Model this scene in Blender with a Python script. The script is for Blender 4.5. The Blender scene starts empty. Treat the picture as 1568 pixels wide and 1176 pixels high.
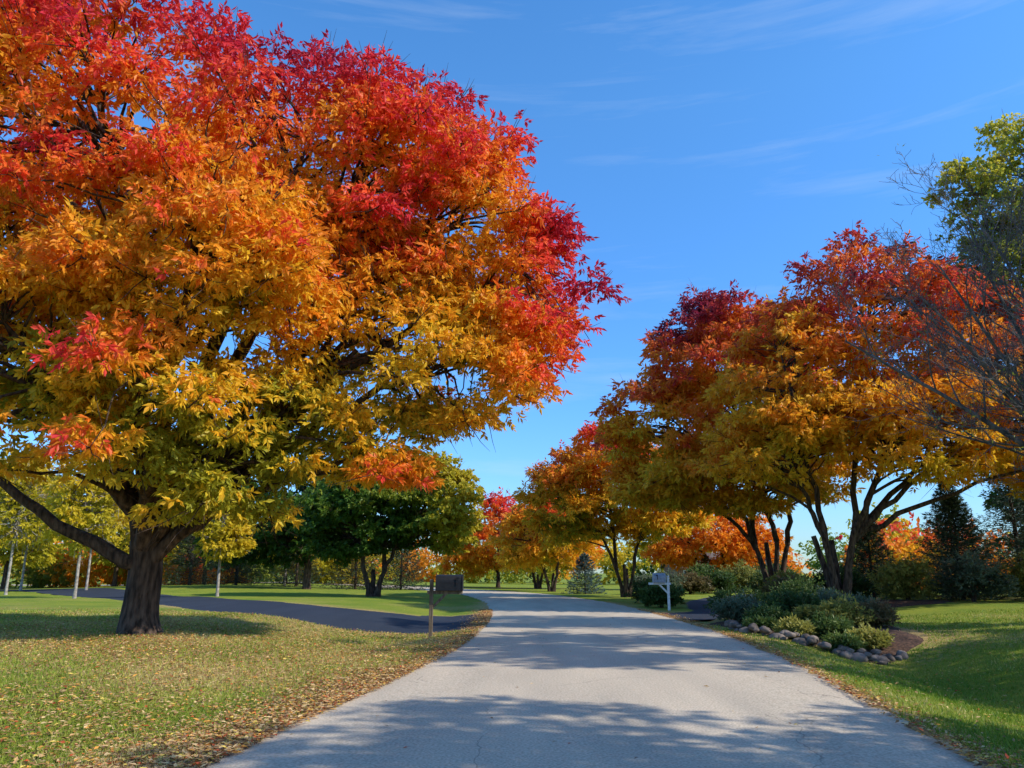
import bpy, math, random
import numpy as np
from mathutils import Vector, Euler, noise as mnoise
import bmesh
rng = np.random.default_rng(7)
random.seed(7)
scene = bpy.context.scene
D2R = math.radians

# ------------------------------------------------------------------ helpers
def link(o, parent=None):
    scene.collection.objects.link(o)
    if parent is not None:
        o.parent = parent
    return o

def empty(name, loc=(0, 0, 0)):
    e = bpy.data.objects.new(name, None)
    e.empty_display_size = 0.3
    scene.collection.objects.link(e)
    return e

def np_mesh(name, V, n, mats, col=None, parent=None, idx=None, extra=None, smooth=False):
    me = bpy.data.meshes.new(name)
    V = np.ascontiguousarray(V, dtype=np.float32)
    if idx is None:
        idx = np.arange(len(V), dtype=np.int32).reshape(-1, n)
    F = len(idx)
    me.vertices.add(len(V)); me.vertices.foreach_set("co", V.ravel())
    me.loops.add(F * n); me.loops.foreach_set("vertex_index", np.ascontiguousarray(idx, dtype=np.int32).ravel())
    me.polygons.add(F)
    me.polygons.foreach_set("loop_start", np.arange(F, dtype=np.int32) * n)
    me.polygons.foreach_set("loop_total", np.full(F, n, dtype=np.int32))
    me.polygons.foreach_set("use_smooth", np.full(F, smooth, dtype=bool))
    if col is not None:
        a = me.attributes.new("tint", 'FLOAT_COLOR', 'POINT')
        c = np.ones((len(V), 4), dtype=np.float32); c[:, :3] = col
        a.data.foreach_set("color", c.ravel())
    if extra is not None:
        for k, v in extra.items():
            a = me.attributes.new(k, 'FLOAT', 'POINT')
            a.data.foreach_set("value", np.ascontiguousarray(v, dtype=np.float32))
    me.update(calc_edges=True)
    me.materials.append(mats)
    return link(bpy.data.objects.new(name, me), parent)

def py_mesh(name, verts, faces, mat, parent=None, smooth=True):
    me = bpy.data.meshes.new(name)
    me.from_pydata(verts, [], faces)
    if smooth:
        me.polygons.foreach_set("use_smooth", np.ones(len(me.polygons), dtype=bool))
    me.materials.append(mat)
    me.update()
    return link(bpy.data.objects.new(name, me), parent)

def norm(a):
    return a / (np.linalg.norm(a, axis=-1, keepdims=True) + 1e-9)

def sstep(a, b, x):
    t = np.clip((x - a) / (b - a), 0, 1)
    return t * t * (3 - 2 * t)

def wob(p, s, ph=0.0):
    x, y, z = p[..., 0] * s, p[..., 1] * s, p[..., 2] * s
    return (np.sin(1.3 * x + 2.1 * y + 0.7 * z + ph) + np.sin(-1.9 * x + 0.8 * y + 1.7 * z + 2.3 * ph + 1)
            + np.sin(0.6 * x - 1.5 * y + 2.4 * z + 1.1 * ph + 4) + np.sin(2.7 * x + 1.1 * y - 1.2 * z + 0.7 * ph + 2)) / 3.0

# ------------------------------------------------------------------ materials
def mat_new(name):
    m = bpy.data.materials.new(name); m.use_nodes = True
    nt = m.node_tree; nt.nodes.clear()
    return m, nt, nt.nodes, nt.links

def leaf_mat(name, trans=0.42, rough=0.45, spec=0.25):
    m, nt, N, L = mat_new(name)
    out = N.new('ShaderNodeOutputMaterial')
    at = N.new('ShaderNodeAttribute'); at.attribute_name = "tint"
    p = N.new('ShaderNodeBsdfPrincipled'); p.inputs['Roughness'].default_value = rough
    p.inputs['Specular IOR Level'].default_value = spec
    t = N.new('ShaderNodeBsdfTranslucent')
    mx = N.new('ShaderNodeMixShader'); mx.inputs[0].default_value = trans
    L.new(at.outputs['Color'], p.inputs['Base Color']); L.new(at.outputs['Color'], t.inputs['Color'])
    L.new(p.outputs[0], mx.inputs[1]); L.new(t.outputs[0], mx.inputs[2]); L.new(mx.outputs[0], out.inputs[0])
    return m

def noise_mat(name, c1, c2, scale=5.0, rough=0.9, bump=0.3, bscale=None, stretch=(1, 1, 1), detail=6, c3=None, spec=0.2, bdist=0.02):
    m, nt, N, L = mat_new(name)
    out = N.new('ShaderNodeOutputMaterial'); p = N.new('ShaderNodeBsdfPrincipled')
    p.inputs['Roughness'].default_value = rough; p.inputs['Specular IOR Level'].default_value = spec
    tc = N.new('ShaderNodeTexCoord'); mp = N.new('ShaderNodeMapping'); mp.inputs['Scale'].default_value = stretch
    L.new(tc.outputs['Object'], mp.inputs[0])
    n = N.new('ShaderNodeTexNoise'); n.inputs['Scale'].default_value = scale; n.inputs['Detail'].default_value = detail
    L.new(mp.outputs[0], n.inputs['Vector'])
    r = N.new('ShaderNodeValToRGB'); r.color_ramp.elements[0].position = 0.35; r.color_ramp.elements[1].position = 0.65
    r.color_ramp.elements[0].color = (*c1, 1); r.color_ramp.elements[1].color = (*c2, 1)
    if c3:
        e = r.color_ramp.elements.new(0.5); e.color = (*c3, 1)
    L.new(n.outputs['Fac'], r.inputs[0]); L.new(r.outputs[0], p.inputs['Base Color'])
    if bump:
        n2 = N.new('ShaderNodeTexNoise'); n2.inputs['Scale'].default_value = bscale or scale * 3; n2.inputs['Detail'].default_value = 8
        L.new(mp.outputs[0], n2.inputs['Vector'])
        b = N.new('ShaderNodeBump'); b.inputs['Strength'].default_value = bump; b.inputs['Distance'].default_value = bdist
        L.new(n2.outputs['Fac'], b.inputs['Height']); L.new(b.outputs[0], p.inputs['Normal'])
    L.new(p.outputs[0], out.inputs[0])
    return m

M_leaf = leaf_mat("autumn_leaf", 0.5)
M_green = leaf_mat("green_leaf", 0.4)
M_needle = leaf_mat("needle", 0.12, 0.6, 0.2)
M_blade = leaf_mat("grass_blade", 0.35, 0.5, 0.2)
M_litter = leaf_mat("dry_leaf", 0.15, 0.7, 0.15)
M_bark = noise_mat("bark", (0.028, 0.018, 0.012), (0.13, 0.085, 0.058), 7, 0.95, 1.0, 9, (1.6, 1.6, 0.35), bdist=0.06)
M_bark_grey = noise_mat("bark_grey", (0.07, 0.064, 0.06), (0.22, 0.20, 0.18), 6, 0.95, 0.5, 16, (1, 1, 0.3))
M_bark_pale = noise_mat("bark_pale", (0.22, 0.19, 0.16), (0.45, 0.40, 0.34), 6, 0.9, 0.3)
M_mulch = noise_mat("mulch", (0.03, 0.018, 0.012), (0.14, 0.075, 0.045), 14, 0.95, 1.0, 30)
M_rock = noise_mat("boulder_stone", (0.07, 0.056, 0.046), (0.25, 0.195, 0.155), 3.0, 0.85, 0.6, 9)
M_blackbox = noise_mat("black_paint", (0.012, 0.012, 0.013), (0.020, 0.020, 0.022), 12, 0.55, 0.05, spec=0.25)
M_wood = noise_mat("weathered_wood", (0.10, 0.07, 0.045), (0.24, 0.18, 0.12), 8, 0.9, 0.5, 14, (3, 3, 0.4))
M_white = noise_mat("white_paint", (0.62, 0.62, 0.60), (0.78, 0.78, 0.76), 9, 0.6, 0.1)
M_greypaint = noise_mat("grey_paint", (0.22, 0.25, 0.29), (0.33, 0.36, 0.40), 9, 0.5, 0.1)
M_brick = noise_mat("brick", (0.22, 0.11, 0.075), (0.34, 0.19, 0.13), 25, 0.9, 0.3)
M_roof = noise_mat("roof_shingle", (0.11, 0.075, 0.055), (0.19, 0.14, 0.105), 12, 0.9, 0.4)
M_glass = noise_mat("window_glass", (0.02, 0.03, 0.04), (0.04, 0.05, 0.06), 2, 0.1, 0.0, spec=0.8)

def ground_mat():
    m, nt, N, L = mat_new("lawn_ground")
    out = N.new('ShaderNodeOutputMaterial'); p = N.new('ShaderNodeBsdfPrincipled')
    p.inputs['Roughness'].default_value = 0.95; p.inputs['Specular IOR Level'].default_value = 0.1
    tc = N.new('ShaderNodeTexCoord')
    def nz(scale, det=6, rough=0.6):
        n = N.new('ShaderNodeTexNoise'); n.inputs['Scale'].default_value = scale; n.inputs['Detail'].default_value = det
        n.inputs['Roughness'].default_value = rough; L.new(tc.outputs['Object'], n.inputs['Vector']); return n
    big = nz(0.35); fine = nz(9, 10, 0.8); leafn = nz(7.5, 8, 0.75)
    r1 = N.new('ShaderNodeValToRGB'); e = r1.color_ramp.elements
    e[0].position = 0.3; e[0].color = (0.12, 0.18, 0.02, 1); e[1].position = 0.7; e[1].color = (0.30, 0.32, 0.045, 1)
    L.new(fine.outputs['Fac'], r1.inputs[0])
    r1b = N.new('ShaderNodeValToRGB'); e = r1b.color_ramp.elements
    e[0].position = 0.35; e[0].color = (0.75, 0.88, 0.7, 1); e[1].position = 0.65; e[1].color = (1.25, 1.12, 1.0, 1)
    L.new(big.outputs['Fac'], r1b.inputs[0])
    mul = N.new('ShaderNodeMixRGB'); mul.blend_type = 'MULTIPLY'; mul.inputs[0].default_value = 1
    L.new(r1.outputs[0], mul.inputs[1]); L.new(r1b.outputs[0], mul.inputs[2])
    r2 = N.new('ShaderNodeValToRGB'); e = r2.color_ramp.elements
    e[0].position = 0.3; e[0].color = (0.18, 0.09, 0.03, 1); e[1].position = 0.66; e[1].color = (0.66, 0.45, 0.18, 1)
    L.new(nz(16, 6, 0.8).outputs['Fac'], r2.inputs[0])
    at = N.new('ShaderNodeAttribute'); at.attribute_name = "litter"
    sub = N.new('ShaderNodeMath'); sub.operation = 'SUBTRACT'; L.new(at.outputs['Fac'], sub.inputs[0]); L.new(leafn.outputs['Fac'], sub.inputs[1])
    ms = N.new('ShaderNodeMath'); ms.operation = 'MULTIPLY_ADD'; ms.inputs[1].default_value = 4; ms.inputs[2].default_value = 0.5; ms.use_clamp = True
    L.new(sub.outputs[0], ms.inputs[0])
    mx = N.new('ShaderNodeMixRGB'); L.new(ms.outputs[0], mx.inputs[0]); L.new(mul.outputs[0], mx.inputs[1]); L.new(r2.outputs[0], mx.inputs[2])
    L.new(mx.outputs[0], p.inputs['Base Color'])
    b = N.new('ShaderNodeBump'); b.inputs['Strength'].default_value = 0.8; b.inputs['Distance'].default_value = 0.05
    L.new(nz(20, 8, 0.8).outputs['Fac'], b.inputs['Height']); L.new(b.outputs[0], p.inputs['Normal'])
    L.new(p.outputs[0], out.inputs[0])
    return m
M_ground = ground_mat()

def asphalt_mat(name, ca, cb, crack=0.6, big=0.85):
    m, nt, N, L = mat_new(name)
    out = N.new('ShaderNodeOutputMaterial'); p = N.new('ShaderNodeBsdfPrincipled')
    p.inputs['Roughness'].default_value = 0.9; p.inputs['Specular IOR Level'].default_value = 0.12
    tc = N.new('ShaderNodeTexCoord')
    def nz(scale, det=6, st=None):
        n = N.new('ShaderNodeTexNoise'); n.inputs['Scale'].default_value = scale; n.inputs['Detail'].default_value = det
        if st:
            mp = N.new('ShaderNodeMapping'); mp.inputs['Scale'].default_value = st; L.new(tc.outputs['Object'], mp.inputs[0]); L.new(mp.outputs[0], n.inputs['Vector'])
        else:
            L.new(tc.outputs['Object'], n.inputs['Vector'])
        return n
    r = N.new('ShaderNodeValToRGB'); e = r.color_ramp.elements
    e[0].position = 0.33; e[0].color = (*ca, 1); e[1].position = 0.62; e[1].color = (*cb, 1)
    L.new(nz(38, 5).outputs['Fac'], r.inputs[0])
    r2 = N.new('ShaderNodeValToRGB'); e = r2.color_ramp.elements
    e[0].position = 0.35; e[0].color = (big, big, big, 1); e[1].position = 0.65; e[1].color = (1.06, 1.04, 1.01, 1)
    L.new(nz(0.7, 6, (1.4, 0.25, 1)).outputs['Fac'], r2.inputs[0])
    mul = N.new('ShaderNodeMixRGB'); mul.blend_type = 'MULTIPLY'; mul.inputs[0].default_value = 1
    L.new(r.outputs[0], mul.inputs[1]); L.new(r2.outputs[0], mul.inputs[2])
    vo = N.new('ShaderNodeTexVoronoi'); vo.feature = 'DISTANCE_TO_EDGE'; vo.inputs['Scale'].default_value = 0.28
    ad = N.new('ShaderNodeMixRGB'); ad.blend_type = 'ADD'; ad.inputs[0].default_value = 0.5
    L.new(tc.outputs['Object'], ad.inputs[1]); L.new(nz(1.6, 8).outputs['Color'], ad.inputs[2]); L.new(ad.outputs[0], vo.inputs['Vector'])
    lt = N.new('ShaderNodeMath'); lt.operation = 'LESS_THAN'; lt.inputs[1].default_value = 0.0018; L.new(vo.outputs['Distance'], lt.inputs[0])
    gt = N.new('ShaderNodeMath'); gt.operation = 'GREATER_THAN'; gt.inputs[1].default_value = 0.5; L.new(nz(0.5, 2).outputs['Fac'], gt.inputs[0])
    mm = N.new('ShaderNodeMath'); mm.operation = 'MULTIPLY'; L.new(lt.outputs[0], mm.inputs[0]); L.new(gt.outputs[0], mm.inputs[1])
    m3 = N.new('ShaderNodeMath'); m3.operation = 'MULTIPLY'; m3.inputs[1].default_value = crack; L.new(mm.outputs[0], m3.inputs[0])
    mx = N.new('ShaderNodeMixRGB'); mx.inputs[2].default_value = (0.08, 0.07, 0.06, 1)
    L.new(m3.outputs[0], mx.inputs[0]); L.new(mul.outputs[0], mx.inputs[1]); L.new(mx.outputs[0], p.inputs['Base Color'])
    b = N.new('ShaderNodeBump'); b.inputs['Strength'].default_value = 0.35; b.inputs['Distance'].default_value = 0.01
    L.new(nz(60, 4).outputs['Fac'], b.inputs['Height']); L.new(b.outputs[0], p.inputs['Normal'])
    L.new(p.outputs[0], out.inputs[0])
    return m
M_road = asphalt_mat("road_chipseal", (0.40, 0.325, 0.23), (0.63, 0.525, 0.385), 0.4, 0.84)
M_drive = asphalt_mat("driveway_asphalt", (0.026, 0.032, 0.044), (0.045, 0.053, 0.070), 0.2)

# ------------------------------------------------------------------ road layout
def spline(pts, n=24):
    P = np.array(pts, float); out = []
    for i in range(len(P) - 1):
        p0 = P[max(i - 1, 0)]; p1 = P[i]; p2 = P[i + 1]; p3 = P[min(i + 2, len(P) - 1)]
        for k in range(n):
            t = k / n
            out.append(0.5 * ((2 * p1) + (-p0 + p2) * t + (2 * p0 - 5 * p1 + 4 * p2 - p3) * t * t + (-p0 + 3 * p1 - 3 * p2 + p3) * t ** 3))
    out.append(P[-1])
    return np.array(out)

ROAD = spline([(-3.2, -20), (-1.2, -6), (-0.33, 0), (0.67, 6.9), (1.95, 16.2), (2.38, 25), (2.3, 34), (1.6, 46), (-0.9, 60), (-6.5, 73), (-17, 86), (-34, 97), (-70, 108)])
DRV = spline([(1.5, 27.6, 5.6), (-1.2, 27.4, 4.6), (-4.6, 27.3, 2.9), (-9, 31, 2.6), (-17, 41, 2.6), (-27, 53, 2.6), (-42, 66, 2.6), (-75, 84, 2.6)])
DRV2 = spline([(3, 30.0, 3.2), (6.6, 30.2, 2.4), (9.0, 32.6, 1.8), (10.0, 38, 1.7), (12.0, 46, 1.7), (17, 56, 1.7), (24, 68, 1.7)])
HW = 3.32

def cdist(x, y, line):
    x = np.asarray(x, float).ravel(); y = np.asarray(y, float).ravel()
    out = np.full(len(x), 1e9); hw = np.zeros(len(x))
    for q in line:
        d = (x - q[0]) ** 2 + (y - q[1]) ** 2
        m = d < out
        out[m] = d[m]
        if len(q) > 2: hw[m] = q[2]
    return np.sqrt(out), hw

def cx(y):
    return np.interp(y, ROAD[:, 1], ROAD[:, 0])

def g(x, y):
    x = np.asarray(x, float); y = np.asarray(y, float)
    d = x - cx(y); f = 1 - sstep(44, 58, y)
    s = d - HW
    ditch = -0.55 * np.exp(-((s - 3.0) / 1.7) ** 2) * (1 - sstep(17.5, 22, y))
    rise = 0.35 * sstep(5, 14, s)
    s2 = -d - HW
    left = 0.22 * sstep(1.5, 8, s2) - 0.10 * np.exp(-((s2 - 1.6) / 1.0) ** 2)
    swale = -0.18 * np.exp(-((s2 - 4) / 2.5) ** 2 - ((y - 23) / 2.5) ** 2)
    mound = 0.5 * sstep(48, 62, y) * np.exp(-((x + 26) / 16) ** 2)
    und = 0.04 * np.sin(x * 0.5 + 1) * np.sin(y * 0.37)
    return f * (np.where(s > 0, ditch + rise + und * sstep(0, 3, s), 0) + np.where(s2 > 0, left + swale + und * sstep(0, 3, s2), 0)) + mound

def gs(x, y):
    return float(g(np.array([x]), np.array([y]))[0])

def axis_coords(a, b, step, lo, hi):
    mid = np.arange(a, b + 1e-6, step)
    up = []; s = step; v = b
    while v < hi:
        s *= 1.25; v += s; up.append(v)
    dn = []; s = step; v = a
    while v > lo:
        s *= 1.25; v -= s; dn.append(v)
    return np.array(dn[::-1] + list(mid) + up)

GX = axis_coords(-22, 22, 0.22, -2500, 2500); GY = axis_coords(-8, 50, 0.25, -400, 3500)
XX, YY = np.meshgrid(GX, GY)
ZZ = g(XX, YY)
xr, yr = XX.ravel(), YY.ravel()
dr, _ = cdist(xr, yr, ROAD); dd, hd = cdist(xr, yr, DRV[::2]); dd2, hd2 = cdist(xr, yr, DRV2[::2])
low = (dr < HW - 0.12) | (dd < hd - 0.12) | (dd2 < hd2 - 0.12)
z = ZZ.ravel() - 0.07 * low
P3 = np.stack([xr, yr, z], 1)
litter = 0.34 + 0.11 * wob(P3, 0.35) + 0.05 * wob(P3, 1.1, 2)
litter += 0.28 * np.exp(-(((xr + 8.0) / 9.5) ** 2 + ((yr - 18) / 8) ** 2))
litter += 0.34 * np.exp(-np.abs(dr - HW) / 0.5)
litter += 0.18 * np.exp(-np.abs(dd - hd) / 0.6) * (yr < 40)
litter += 0.30 * np.exp(-(((xr - 9.5) / 3.5) ** 2 + ((yr - 25) / 6) ** 2))
litter = np.where(yr > 45, 0.32, litter)
litter[(xr > 5) & (yr < 18)] -= 0.12
ny, nx = XX.shape
I = np.arange(ny * nx).reshape(ny, nx)
idx = np.stack([I[:-1, :-1], I[:-1, 1:], I[1:, 1:], I[1:, :-1]], -1).reshape(-1, 4)
np_mesh("ground", P3, 4, M_ground, idx=idx, extra={"litter": litter}, smooth=True)

def ribbon(name, line, hw, mat, zoff, nacross=9, crown=0.0):
    P = line[:, :2]; T = np.gradient(P, axis=0); T = norm(T)
    Nn = np.stack([T[:, 1], -T[:, 0]], 1)
    w = line[:, 2] if line.shape[1] > 2 else np.full(len(P), hw)
    s = np.linspace(-1, 1, nacross)
    edge = 0.05 * np.sin(P[:, 1] * 2.3) + 0.04 * np.sin(P[:, 1] * 5.9 + P[:, 0])
    V = []
    for j, a in enumerate(s):
        ww = w + (edge if abs(a) > 0.99 else 0) * (1 if a > 0 else -0.8)
        q = P + Nn * (a * ww)[:, None]
        zz = g(q[:, 0], q[:, 1])
        V.append(np.column_stack([q, zz + zoff + crown * (1 - a * a)]))
    V = np.stack(V, 1)
    n = len(P); I = np.arange(n * nacross).reshape(n, nacross)
    idx = np.stack([I[:-1, :-1], I[:-1, 1:], I[1:, 1:], I[1:, :-1]], -1).reshape(-1, 4)
    return np_mesh(name, V.reshape(-1, 3), 4, mat, idx=idx, smooth=True)
def dens(line, step=0.35):
    seg = np.r_[0, np.cumsum(np.linalg.norm(np.diff(line[:, :2], axis=0), axis=1))]
    t = np.arange(0, seg[-1], step)
    return np.stack([np.interp(t, seg, line[:, k]) for k in range(line.shape[1])], 1)
ribbon("road", dens(ROAD), HW, M_road, 0.0, 13, 0.03)
ribbon("driveway", dens(DRV), 0, M_drive, -0.008, 13)
ribbon("driveway", dens(DRV2), 0, M_drive, -0.008, 13)

# ------------------------------------------------------------------ trees
class Acc:
    def __init__(s): s.v = []; s.f = []
def tube(acc, pts, rad, n=6):
    pts = [Vector(p) for p in pts]; b = len(acc.v)
    up = Vector((0.31, 0.2, 0.93))
    for i, p in enumerate(pts):
        t = (pts[min(i + 1, len(pts) - 1)] - pts[max(i - 1, 0)]).normalized()
        a = t.cross(up)
        if a.length < 0.05: a = t.cross(Vector((1, 0, 0)))
        a.normalize(); c = t.cross(a)
        for k in range(n):
            an = 2 * math.pi * k / n
            acc.v.append(p + (a * math.cos(an) + c * math.sin(an)) * rad[i])
    for i in range(len(pts) - 1):
        for k in range(n):
            k2 = (k + 1) % n
            acc.f.append((b + i * n + k, b + i * n + k2, b + (i + 1) * n + k2, b + (i + 1) * n + k))
def bez(p0, c, p1, n, jit=0.0):
    out = []
    for i in range(n + 1):
        t = i / n
        q = p0 * (1 - t) ** 2 + c * 2 * t * (1 - t) + p1 * t * t
        if 0 < i < n and jit:
            q = q + Vector((random.gauss(0, jit), random.gauss(0, jit), random.gauss(0, jit)))
        out.append(q)
    return out

def rdir(n):
    return norm(rng.normal(size=(n, 3)))

def diamonds(c, ax, nr, Ln, Wd):
    sd = norm(np.cross(ax, nr)); Ln = Ln[:, None]; Wd = Wd[:, None]
    up = norm(np.cross(sd, ax))
    V = np.stack([c, c + ax * Ln * .42 + sd * Wd * .5 + up * Wd * .12, c + ax * Ln - up * Wd * .1, c + ax * Ln * .42 - sd * Wd * .5 + up * Wd * .12], 1)
    return V.reshape(-1, 3)

def ramp(keys, s):
    k = np.array([a for a, _ in keys]); C = np.array([b for _, b in keys])
    return np.stack([np.interp(s, k, C[:, i]) for i in range(3)], 1)

ASH = [(0.0, (0.44, 0.41, 0.03)), (0.08, (0.82, 0.58, 0.035)), (0.24, (0.95, 0.56, 0.03)), (0.43, (0.96, 0.42, 0.025)),
       (0.58, (0.96, 0.24, 0.03)), (0.70, (0.94, 0.10, 0.045)), (0.84, (0.78, 0.045, 0.06)), (1.0, (0.50, 0.024, 0.06))]
PURP = [(0.0, (0.70, 0.52, 0.03)), (0.17, (0.94, 0.54, 0.03)), (0.42, (0.95, 0.42, 0.025)), (0.57, (0.92, 0.26, 0.03)),
        (0.69, (0.76, 0.12, 0.045)), (0.82, (0.52, 0.045, 0.055)), (1.0, (0.30, 0.028, 0.06))]
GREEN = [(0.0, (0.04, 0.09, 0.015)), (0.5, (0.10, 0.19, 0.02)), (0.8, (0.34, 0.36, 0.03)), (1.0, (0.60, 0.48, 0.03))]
OLIVE = [(0.0, (0.14, 0.19, 0.03)), (0.5, (0.36, 0.38, 0.05)), (1.0, (0.70, 0.60, 0.06))]
YELLOW = [(0.0, (0.40, 0.40, 0.03)), (0.5, (0.70, 0.54, 0.03)), (1.0, (0.90, 0.56, 0.03))]
FIRE = [(0.0, (0.90, 0.46, 0.02)), (0.5, (0.94, 0.32, 0.02)), (1.0, (0.90, 0.15, 0.02))]

def crown_leaves(lobes, nleaf, pr, LL, LW, keys, wz=0.75, wo=0.6, noise=0.12, off=0.0, k=7, shell=(0.45, 0.97), gap=0.8, droop=0.5, ph=0.0, lat=None, pd=5.2):
    lobes = np.array(lobes, float)
    area = (lobes[:, 3] * lobes[:, 4] * lobes[:, 5]) ** (2 / 3)
    zmin = (lobes[:, 2] - lobes[:, 5]).min(); zmax = (lobes[:, 2] + lobes[:, 5]).max()
    C = []; R = []
    for li, (lb, a) in enumerate(zip(lobes, area)):
        m = max(6, int((a / pr ** 2) * pd))
        d = rdir(m); u = shell[0] + (shell[1] - shell[0]) * rng.random(m) ** 0.6
        c = lb[:3] + d * lb[3:6] * u[:, None]
        inner = np.full(m, 9.0)
        for oi, o in enumerate(lobes):
            if oi == li: continue
            inner = np.minimum(inner, np.linalg.norm((c - o[:3]) / o[3:6], axis=1))
        keep = (inner > 0.62) | (rng.random(m) < 0.4)
        C.append(c[keep]); R.append((pr * rng.uniform(0.5, 1.35, m))[keep])
    C = np.concatenate(C); R = np.concatenate(R)
    w = R ** 2; w = w / w.sum()
    nc = nleaf // k
    pi = rng.choice(len(C), nc, p=w)
    d = rdir(nc); d[:, 2] = np.where(d[:, 2] < -0.3, -d[:, 2] * 0.6, d[:, 2])
    u = rng.random(nc) ** 0.5
    pos = C[pi] + d * (R[pi] * u)[:, None] * np.array([1, 1, gap])
    rax = norm(d * np.array([1, 1, .4]) + rdir(nc) * 0.7 + np.array([0, 0, -droop]))
    side = norm(np.cross(rax, rdir(nc)))
    Lr = LL * rng.uniform(1.0, 1.7, nc)
    allc = []; alla = []
    for i in range(k):
        t = (i // 2 + 1) / ((k + 1) // 2) if i < k - 1 else 1.0
        sg = 1 if i % 2 else -1
        if i == k - 1: a = rax
        else: a = norm(rax * 0.6 + side * sg * 0.75 + np.array([0, 0, -0.35]))
        allc.append(pos + rax * (Lr * t * 0.8)[:, None]); alla.append(norm(a + rng.normal(size=(nc, 3)) * 0.22))
    P = np.stack(allc, 1).reshape(-1, 3); A = np.stack(alla, 1).reshape(-1, 3)
    n = len(P)
    nr = norm(rdir(n) + np.array([0.3, -0.25, 0.45]))
    o = np.full(n, 9.0)
    for lb in lobes:
        o = np.minimum(o, np.linalg.norm((P - lb[:3]) / lb[3:6], axis=1))
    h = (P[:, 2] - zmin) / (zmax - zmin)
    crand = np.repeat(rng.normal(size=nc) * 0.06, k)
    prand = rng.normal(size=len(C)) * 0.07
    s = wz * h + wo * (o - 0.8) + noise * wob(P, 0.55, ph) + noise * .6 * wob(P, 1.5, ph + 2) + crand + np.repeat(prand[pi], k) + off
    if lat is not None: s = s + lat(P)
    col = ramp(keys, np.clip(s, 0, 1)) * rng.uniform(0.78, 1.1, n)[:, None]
    V = diamonds(P, A, nr, LL * rng.uniform(0.7, 1.25, n), LW * rng.uniform(0.7, 1.2, n))
    return V, np.repeat(np.clip(col, 0, 0.97), 4, axis=0), C, R

def make_tree(name, base, tr, fork, lobes, nleaf, pr, LL, LW, keys, bark=None, stems=1, leafmat=None, lean=(0, 0), twig=1.0, fork_jit=0.15, limb=0.5, extra_limbs=(), flare=0.38, **kw):
    e = empty(name)
    acc = Acc(); bz = gs(base[0], base[1])
    B = Vector((base[0], base[1], bz - 0.12))
    V, col, C, R = crown_leaves(lobes, nleaf, pr, LL, LW, keys, **kw)
    forks = []
    if stems == 1:
        F = Vector((base[0] + lean[0], base[1] + lean[1], bz + fork))
        n = 10; pts = []; rr = []
        for i in range(n + 1):
            t = i / n
            pts.append(B.lerp(F, t) + Vector((0.05 * math.sin(5 * t + base[0]), 0.05 * math.sin(4 * t), 0)) * min(1, t * 3) * tr * 2)
            rr.append(tr * (1 + 0.45 * math.exp(-t * fork / 0.22) - 0.12 * t))
        tube(acc, pts, rr, 20)
        forks = [pts[-2]] * 20
        r0 = tr * 0.75
    else:
        r0 = tr * 0.75
        for i in range(stems):
            an = 2 * math.pi * i / stems + base[0]
            off = Vector((math.cos(an), math.sin(an) * 0.8, 0))
            F = B + off * fork * flare + Vector((0, 0, fork + random.uniform(-.3, .3)))
            pts = bez(B + off * tr * 0.75, B + off * (tr * 1.0 + fork * flare * .22) + Vector((0, 0, fork * .5)), F, 8, 0.015)
            tube(acc, pts, [tr * (0.75 + 0.6 * math.exp(-j / 1.2) - 0.03 * j) for j in range(9)], 10)
            forks.append(pts[-1])
    prim = []
    for li, lb in enumerate(lobes):
        L0 = Vector(lb[:3])
        F = min(forks, key=lambda q: (q.xy - L0.xy).length) if stems > 1 else forks[0]
        T = L0 + Vector((0, 0, lb[5] * 0.35))
        start = F - Vector((0, 0, random.uniform(0, fork_jit)))
        ctrl = start.lerp(T, 0.45) + Vector(((start.x - T.x) * 0.12, (start.y - T.y) * 0.12, (T.z - start.z) * 0.12))
        pts = bez(start, ctrl, T, 12, 0.07)
        sz = min(1.0, 0.45 + lb[3] * 0.14)
        rr = [max(0.03, r0 * limb * sz * 1.35 * (1 - i / 12) ** 0.8 + 0.03) for i in range(13)]
        tube(acc, pts, rr, 9)
        prim.append((pts, rr))
    for (s0, c0, t0, ra) in extra_limbs:
        pts = bez(Vector(s0), Vector(c0), Vector(t0), 12, 0.05)
        tube(acc, pts, [ra * (1 - .72 * i / 12) for i in range(13)], 10)
    LC = np.array([lb[:3] for lb in lobes])
    for c, r in zip(C, R):
        li = int(np.argmin(np.linalg.norm(LC - c, axis=1)))
        pts, rr = prim[li]
        cv = Vector(c)
        j = min(range(3, 13), key=lambda q: (pts[q] - cv).length + random.uniform(0, 1.2) - (0.5 if pts[q].z < cv.z else -0.8))
        s = pts[j]
        ctrl = s.lerp(cv, 0.5) + Vector((0, 0, 0.18 * (cv - s).length))
        q = bez(s, ctrl, cv, 5, 0.05)
        ra = min(rr[j] * 0.6, 0.02 + 0.014 * (cv - s).length)
        tube(acc, q, [ra * (1 - 0.8 * i / 5) + 0.006 for i in range(6)], 5)
        out = (cv - Vector(LC[li])).normalized()
        for t in range(int(3 * twig)):
            d = (out + Vector(rng.normal(size=3) * 0.55) + Vector((0, 0, 0.35))).normalized()
            q2 = bez(cv, cv + d * r * .6 + Vector((0, 0, -.05)), cv + d * r * random.uniform(0.9, 1.35), 3, 0.02)
            tube(acc, q2, [0.014, 0.011, 0.008, 0.003], 3)
    py_mesh("trunk_and_branches", acc.v, acc.f, bark or M_bark, e)
    np_mesh("foliage", V, 4, leafmat or M_leaf, col, e)
    return e

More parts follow.
